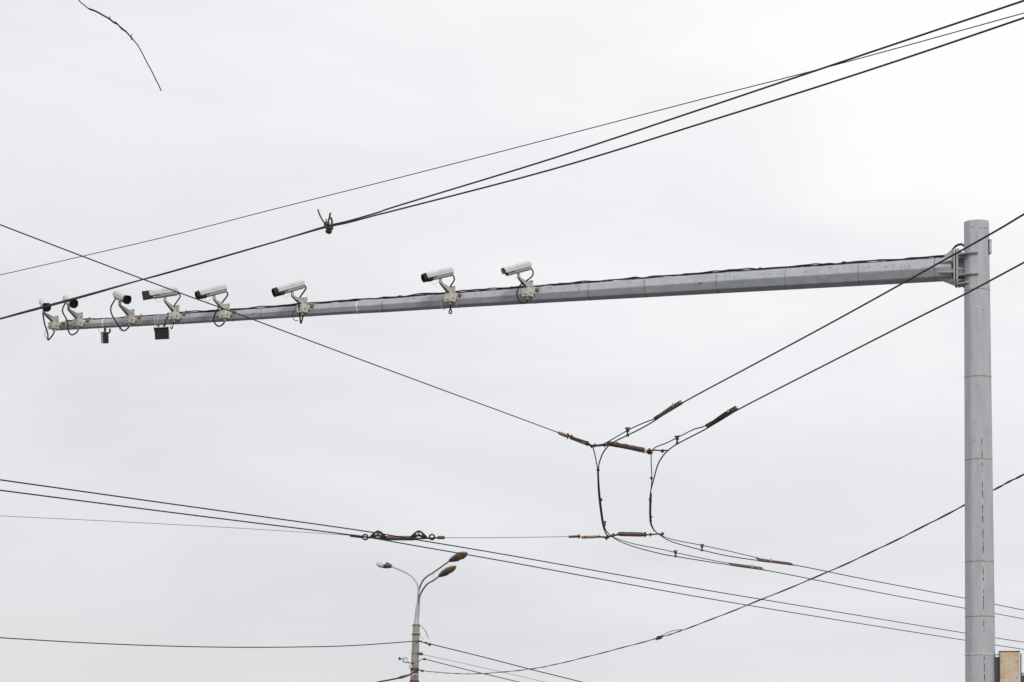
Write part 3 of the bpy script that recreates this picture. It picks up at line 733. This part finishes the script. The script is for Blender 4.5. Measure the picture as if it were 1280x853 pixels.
def hanger(T, x, yt, yb):
    p, q = C(x, yt), C(x, yb); p = V((q.x, q.y, q.z + (yb - yt) / F * q.y)); k = (q.y / 33) ** .4
    bm = B(); tube(bm, [q, p], .011 * k, 6); tube(bm, [q - V((.02, 0, 0)) * k, q + V((.02, 0, .0)) * k], .014 * k, 6)
    obox(bm, p + Z * .0, frame((1, .6, .25)), (.017 * k, .016 * k, .024 * k), bev=.004)
    tube(bm, [p - X * .036 * k + Z * .026 * k, p + X * .032 * k + Z * .032 * k], .009 * k, 6)
    obj('hanger', bm, M['ironrust'], T)
hanger(wa, 784.5, 538.0, 544.6); hanger(wb, 846.5, 548.3, 554.3)
hanger(wa, 844.5, 691.0, 695.8); hanger(wb, 877.5, 683.3, 688.2)
def clip(T, x, y, s_=.02): knob(T, 'clip', x, y, s_, M['ironrust'], C)
for x, y in ((747.7, 588), (751.5, 625), (756.2, 653), (756, 656.5), (743.5, 557)): clip(wa, x, y)
for x, y in ((814.2, 598), (812.5, 624), (813.2, 627), (813.8, 647), (813.3, 650.5)): clip(wb, x, y)

# lower span wire and its insulators
LS = thing('span_wire', 'faint thin wire from the left edge to the insulators under the junction', 'wire', PZ(350, 665, 6.3))
def LZ(x, y): return PZ(x, y, 6.3)
bm = B(); tube(bm, extend(catmull([LZ(-40, 642), LZ(0, 645), LZ(150, 652.3), LZ(300, 660.5), LZ(440, 669.5)], 5), 16), .0050, 6); obj('strand', bm, M['palewire'], LS, True)
bm = B(); tube(bm, catmull([LZ(556, 672.5), LZ(630, 672.2), LZ(712, 671)], 5), .0060, 6); obj('strand', bm, M['palewire'], LS, True)
seg(LS, 'insulator', [(711, 671.2), (723, 670.8)], .022, M['brown'], fn=LZ); knob(LS, 'shackle', 723.5, 670.8, .030, M['ironrust'], LZ)
seg(LS, 'insulator', [(727, 671.8), (746, 671.2)], .026, M['tan'], fn=LZ); knob(LS, 'shackle', 749, 671, .02, M['ironrust'], LZ)
seg(LS, 'yoke', [(746, 671), (758, 671.6), (766, 669.5), (776, 668.3)], .017, M['ironrust'], fn=LZ); knob(LS, 'shackle', 758.5, 672, .038, M['ironrust'], LZ); knob(LS, 'shackle', 766.5, 669.5, .030, M['ironrust'], LZ)
a, b = LZ(772, 667.6), LZ(805, 668.4); bm = B(); tube(bm, [a, a.lerp(b, .1), a.lerp(b, .9), b], [.025, .040, .040, .03], 8); obj('insulator', bm, M['brown'], LS)
knob(LS, 'shackle', 806, 668.5, .036, M['ironrust'], LZ); knob(LS, 'shackle', 813, 668.6, .026, M['ironrust'], LZ)
seg(LS, 'yoke', [(806, 668.6), (818, 668), (830, 667.5)], .013, M['ironrust'], fn=LZ); knob(LS, 'shackle', 828, 667.8, .028, M['ironrust'], LZ)

# pair of long wires in the lower third
W6 = [(-40, 594.5), (0, 600), (220, 631), (440, 661.8), (520, 674.8), (640, 695), (860, 734), (1040, 764), (1206, 791.5), (1280, 803), (1330, 811)]
W7 = [(-40, 608), (0, 613), (220, 641.5), (435, 668.4), (470, 673.6), (520, 682.5), (640, 703.5), (860, 744), (1040, 774), (1206, 800.5), (1280, 812), (1330, 820)]
wire('trolley_wire', [C(*p) for p in W6], 1.4, M['wire'], 'upper of the close pair of long wires sinking from left edge to lower mast', group='long wire pair in the lower third')
wire('trolley_wire', [C(*p) for p in W7], 1.4, M['wire'], 'lower of the close pair of long wires sinking from left edge to lower mast', group='long wire pair in the lower third')
# insulated crossing piece holding both
XZ = 6.28
def K(x, y): return PZ(x, y, XZ)
T = thing('section_insulator', 'brown insulator assembly with two humps on the long wire pair, above the street lamp', 'insulator', K(498, 672))
for pp, r_, m in (([(438, 669.6), (452, 671.3)], .026, 'brown'), ([(478, 672.8), (518, 673.0)], .042, 'brown'), ([(547, 672.2), (556, 672.2)], .030, 'brown')):
    seg(T, 'insulator', pp, r_, M[m], fn=K)
seg(T, 'rod', [(452, 671), (462, 672), (478, 673), (518, 673.5), (534, 673), (547, 672.5)], .015, M['ironrust'], fn=K)
for x0 in (462, 513):
    bm = B(); tube(bm, catmull([K(x0, 672.5), K(x0 + 5, 667.5), K(x0 + 10.5, 664.3), K(x0 + 16, 667.5), K(x0 + 21, 673)], 4), .019, 6); obj('hump_hanger', bm, M['ironrust'], T)
    bm = B(); tube(bm, catmull([K(x0 + 2, 671), K(x0 + 10.5, 669.5), K(x0 + 19, 672)], 4), .022, 6); tube(bm, [K(x0 + 10.5, 664), K(x0 + 10.5, 670)], .013, 6); obj('hanger_web', bm, M['ironrust'], T)
    knob(T, 'clip', x0 + 6, 670.5, .030, M['ironrust'], K); knob(T, 'clip', x0 + 15, 671, .028, M['ironrust'], K)
for x0 in (456.5, 540):
    bm = B()
    ringp = [K(x0 + 3.4 * math.cos(a), 671.6 + 3.2 * math.sin(a)) for a in [2 * math.pi * k / 12 for k in range(13)]]
    tube(bm, ringp, .015, 6); obj('turnbuckle_ring', bm, M['ironrust'], T)

# twisted cable from right edge, behind the mast, down to the street lamp
LP = 95.0
TB = [(1330, 568, 36), (1280, 593, 38), (1243, 612, 39.5), (1206, 631.5, 41), (1120, 675.5, 45), (1034, 715.5, 50), (932, 757.5, 57), (860, 785.5, 63), (824, 797.3, 67), (760, 814.5, 73), (700, 829.5, 79), (663, 836.5, 83), (610, 841.8, 88), (575, 842.4, 91), (540, 840, 93.6), (529, 838.6, LP - .2)]
T = thing('twisted_cable', 'twisted black cable rising from the street lamp pole to the right edge', 'cable', P(*TB[7]))
base = catmull([P(*p) for p in TB], 14)
bd = (base[0] - base[1]); base = [base[0] + bd * q for q in range(60, 0, -1)] + base
for s_, rr in ((0, .0115), (math.pi, .0075)):
    pts = []
    for i in range(len(base)):
        ph = i * .62 + s_; pts.append(base[i] + (Z * math.cos(ph) + Yv * math.sin(ph)) * .008)
    bm = B(); tube(bm, pts, rr, 5); obj('strand', bm, M['rubber'], T, True)
p = P(824, 797.3, 67); bm = B(); obox(bm, p, frame((.8, .3, .2)), (.06, .04, .045), bev=.01); tube(bm, [p - X * .09 - Z * .05, p + X * .10 + Z * .05], .03, 6); obj('joint', bm, M['ironrust'], T)
bm = B(); tube(bm, catmull([P(826, 795.5, 67), P(838, 789.5, 66), P(852, 787.2, 64)], 4), .009, 5); obj('loose_end', bm, M['rubber'], T)

# dangling snapped wire top left
D = 14.0
T = thing('dangling_wire', 'loose broken wire with a twisted thick middle hanging in the top left corner', 'wire', P(150, 34, D))
path = [(-120, -330), (-30, -190), (35, -95), (60, -60), (82, -18), (98, 0), (104, 5.5), (111, 11), (120, 14.6), (128, 19), (137, 24.5), (146, 30), (158, 40.5), (165, 48), (172, 57), (178, 67), (184, 79), (190, 90), (196, 102), (201.8, 114)]
bm = B(); pts = catmull([P(a, b, D) for a, b in path], 4)
tube(bm, [q + V((.0015 * noise.noise(q * 30), 0, .0015 * noise.noise(q * 30 + X * 5))) for q in pts], .0030, 6); obj('strand', bm, M['wire'], T)
tw = catmull([P(a, b, D) for a, b in [(111, 11.2), (120, 14.4), (128, 18.8), (137, 24), (142, 28), (146, 29.6), (152, 36), (158, 40.2), (165, 48.5)]], 8)
for s_ in (0, 2.1, 4.2):
    bm = B(); tube(bm, [q + (V((-.6, 0, .8)) * math.cos(i * .9 + s_) + Yv * math.sin(i * .9 + s_)) * (.003 + .005 * (i > 24) * abs(noise.noise(V((i * .3, s_, 0))) + .5)) for i, q in enumerate(tw)], .0036, 5); obj('strand', bm, M['wire'], T)
for pa in ([(136.5, 23), (137.5, 22), (137.2, 20.5)], [(163, 46), (164.5, 45), (164.6, 43)], [(165, 49), (163.7, 50)]):
    bm = B(); tube(bm, [P(a, b, D) for a, b in pa], .0026, 5); obj('wire_end', bm, M['wire'], T)

# ================================================================== street lamp
def L(x, y, d=0): return P(x, y, LP + d)
k = LP / F                       # metres per photo pixel there
base = L(519, 782); gx = L(511.5, 1050.6)
T = thing('street_lamp', 'street lamp with three curved arms on a concrete pole at the bottom of the photo', 'street lamp', (gx.x, LP, 0))
bm = B(); rings = []
for y, cx_, w_ in ((1050.67, 510.5, 14.5), (950, 514, 12.6), (853, 517.8, 10.5), (804, 519.5, 9.1), (782, 520.5, 8.6)):
    c = L(cx_, y); rings.append(octa_ring(V((c.x, c.y, max(c.z, 0))), w_ / 2 * k, math.radians(30), n=10))
loft(bm, rings); cp = obj('concrete_pole', bm, M['concrete'], T)
for y, cx_, w_, h_, m in ((781.6, 520.5, 9.6, 1.0, 'lampmetal'), (793.5, 520, 9.8, .7, 'ironrust'), (817, 519, 10.2, .7, 'lampmetal'), (836.8, 518.3, 11, 1.3, 'ironrust'), (843.5, 518.1, 11, 1.0, 'beige'), (852, 517.9, 12, 1.6, 'redband')):
    c = L(cx_, y); bm = B(); rr = w_ / 2 * k
    loft(bm, [octa_ring(c - Z * h_ * k, rr, math.radians(30), n=10), octa_ring(c + Z * h_ * k, rr, math.radians(30), n=10)]); obj('band', bm, M[m], cp)
bm = B(); tube(bm, [L(520.5, 784), L(520.8, 776), L(521.3, 766), L(522, 757)], [4.2 * k, 3.0 * k, 2.5 * k, 2.1 * k], 10); obj('neck', bm, M['galv'], T)
for sgn in (-1, 1):
    for y in (782.5, 792.5):
        bm = B(); c = L(520.4, y); tube(bm, [c + X * sgn * 3 * k, c + X * sgn * 6.2 * k], .5 * k, 6); obj('bolt', bm, M['flange'], T)
arms = [([(520.6, 772), (521.5, 760), (522.5, 745), (522.8, 735), (519.5, 726.5), (513, 719.5), (503, 714), (489, 708.2)], 1.05, (0, 0, 0, 0, .1, .3, .5, .8), 'galv'),
        ([(521.8, 772), (522.3, 760), (522.8, 745), (524.5, 735), (529, 725.5), (535, 720), (541, 716.3), (562.5, 701.0)], 1.05, (0, 0, 0, 0, -.2, -.4, -.6, -1.1), 'lampmetal'),
        ([(523, 772), (523.6, 760), (524.2, 748), (527, 740), (533, 731.5), (538.5, 727.5), (541.5, 726.0), (549.5, 720.0)], 1.05, (0, 0, 0, -.1, -.4, -.7, -.9, -1.3), 'lampmetal')]
for path, w_, dd, m in arms:
    bm = B(); tube(bm, catmull([L(a, b, d) for (a, b), d in zip(path, dd)], 5), w_ * k, 8); obj('arm', bm, M[m], T, True)
bm = B(); tube(bm, [L(541, 716, -.6), L(542.5, 723.5, -1)], .25 * k, 5); obj('brace', bm, M['lampmetal'], T)
def superell(bm, c, fr, a, b, ct, cb, n=20, m=10, pw=1.0, mi=0, part='all'):
    """egg shape along fr[0]: half length a, half width b, upper height ct, lower height cb"""
    rings = []
    for i in range(m + 1):
        t = -1 + 2 * i / m; tx = math.sin(t * math.pi / 2); s_ = math.sqrt(max(1 - tx * tx, .0004)) * (1 - .18 * tx)
        ring = []
        for j in range(n):
            an = 2 * math.pi * j / n; h_ = ct if math.sin(an) > 0 else cb
            ring.append(V(c) + fr[0] * a * tx + fr[1] * b * s_ * math.cos(an) + fr[2] * h_ * s_ * math.sin(an))
        rings.append(ring)
    loft(bm, rings, mi=mi)
def lamp(p_end, d, up, name='lamp_head', sc_=1.0):
    f, r, u = frame(d, V(up))
    bm = B(); c = p_end + f * .12 * sc_
    rings = []
    for t, w_, h_ in ((-.16, .05, .05), (-.05, .085, .075), (.10, .12, .10), (.20, .13, .095)):
        rings.append([c + f * t * sc_ + r * w_ * sc_ * a + u * h_ * sc_ * b for a, b in ((-1, -.6), (-.8, .8), (.8, .8), (1, -.6), (.5, -1), (-.5, -1))])
    loft(bm, rings); hd = obj(name, bm, M['lampdark'], T)
    e = c + f * .36 * sc_
    bm = B(); superell(bm, e + u * .012, (f, r, u), .27 * sc_, .165 * sc_, .125 * sc_, .01 * sc_); obj('cover', bm, M['steelfar'], hd, True)
    bm = B(); superell(bm, e, (f, r, u), .26 * sc_, .160 * sc_, .012 * sc_, .085 * sc_); obj('bowl', bm, M['bowl'], hd, True)
lamp(L(488.5, 708, .8), V((-.60, .52, .16)), (-.2, -.75, .9), sc_=1.0)
lamp(L(563, 700.6, -1.1), V((.70, -.45, .26)), (-.35, 1.1, .75), sc_=1.05)
lamp(L(550, 719.6, -1.3), V((.64, -.45, .33)), (-.45, .75, .85), sc_=1.05)
# loose thin wires by the pole top
for path in ([(525, 782), (530, 786), (534, 793), (536, 799)], [(525, 781.5), (531, 788), (534.5, 797)], [(524, 795), (527, 797), (529.5, 799.5)]):
    bm = B(); tube(bm, catmull([L(a, b) for a, b in path], 4), .0085, 5); obj('loose_wire', bm, M['palewire'], T)
# insulators on the pole
for pts, r_, m in (([(523, 801.5), (525.5, 801.8), (528, 802.8)], 1.0, 'wire'), ([(522.5, 817), (525.5, 816.8), (529, 818.3)], 1.1, 'ironrust'), ([(522.5, 827.5), (526, 825), (529, 823.6)], .45, 'wire'), ([(522, 837.5), (526, 838), (527.5, 838.6)], .5, 'wire')):
    bm = B(); tube(bm, [L(a, b, -.15) for a, b in pts], r_ * k, 6); obj('wall_hook', bm, M[m], T)
# wires leaving the lamp
def lampwire(name, path, px, m, label, extra=None, cat='wire'):
    pts = [P(*p) for p in path]; o = thing(name, label, cat, pts[len(pts) // 2])
    bm = B(); tube(bm, extend(catmull(pts, 5), 18 if abs(path[0][0] - 520) > 60 else 0, 18 if path[-1][0] > 600 else 0), wire_from(pts, px), 6); obj('strand', bm, m, o, True)
    for (x, y, s_) in (extra or []):
        bm = B(); c = L(x, y, -.15); tube(bm, [c - X * s_ * k, c - X * s_ * .4 * k, c + X * s_ * .4 * k, c + X * s_ * k], [s_ * .4 * k, s_ * .85 * k, s_ * .85 * k, s_ * .4 * k], 8)
        obj('insulator', bm, M['lampdark'], o)
    return o
lampwire('service_cable', [(-40, 794.5, 80), (0, 797.3, 81), (100, 803.4, 84), (200, 807.5, 86.5), (290, 809.3, 89), (370, 809, 91), (440, 807.2, 93), (523, 801.5, 94.85)], 1.25, M['rubber'], 'lone sagging wire from the left edge to the upper part of the street lamp pole')
lampwire('service_cable', [(528, 802.8, 94.85), (600, 820.5, 97), (663, 836.8, 99), (700, 846, 100), (735, 854.5, 101), (770, 862, 102)], 1.2, M['rubber'], 'topmost wire leaving the street lamp to the right, with two small insulators', [(532.5, 803.8, 1.8), (537, 805.7, 2.2)])
lampwire('service_cable', [(529, 818.5, 94.85), (600, 834, 97), (680, 852.5, 100), (720, 862, 101)], .6, M['palewire'], 'faintest thin wire leaving the street lamp pole down to the right', [(526, 817.5, 2.4)])
lampwire('service_cable', [(529, 823.6, 94.85), (580, 836.5, 96), (620, 846, 98), (665, 856.5, 100)], 1.0, M['rubber'], 'wire leaving the street lamp to the right from a thin hook', [(530.5, 824.1, 1.8)])
lampwire('cable_end', [(522.5, 837.5, 94.8), (526, 838.2, 94.8), (530, 838.8, 94.8)], 1.6, M['rubber'], 'short dark cable fitting joining the twisted cable to the street lamp pole', [(528, 838.9, 1.7)], 'cable')
o = lampwire('service_cable', [(440, 861, 89), (470, 853.5, 91), (486, 850.3, 92), (500, 847.3, 93), (512, 843.5, 94), (520, 839, 94.7), (523, 837.4, 94.8)], 2.0, M['rubber'], 'thick dark cable rising from the bottom edge to the left of the street lamp')
bm = B(); tube(bm, [P(497.5, 848, 93), P(501, 847, 93), P(506, 845.6, 93.4), P(511, 844, 94)], [.03, .05, .045, .035], 6); obj('dead_end_clamp', bm, M['ironrust'], o)
# small camera on the lamp pole
c = L(505, 823, -.3); T2 = thing('surveillance_camera', 'tiny white camera on the left of the street lamp pole near the bottom edge', 'camera', c)
f, r, u = frame((-.85, -.4, -.12))
bm = B(); obox(bm, c + f * .02, (f, r, u), (.15, .05, .05), bev=.02); obj('housing', bm, M['white'], T2)
bm = B(); tube(bm, [c + f * .15, c + f * .20], .055, 8); obj('lens_hood', bm, M['dark'], T2)
bm = B(); tube(bm, catmull([L(503.8, 825, -.3), L(504.6, 827.6, -.3), L(508, 828.3, -.25), L(513.5, 829, -.1)], 4), .018, 6); tube(bm, [L(508.5, 825, -.3), L(511.5, 829, -.2)], .009, 5); obj('bracket', bm, M['lampdark'], T2)
bm = B(); obox(bm, L(513.2, 833.5, -.18), WORLD, (.055, .04, .07), bev=.01); obj('junction_box', bm, M['beige'], T2)
bm = B(); obox(bm, L(516, 829, -.14), WORLD, (.05, .03, .018), bev=.004); obj('clamp', bm, M['ironrust'], T2)
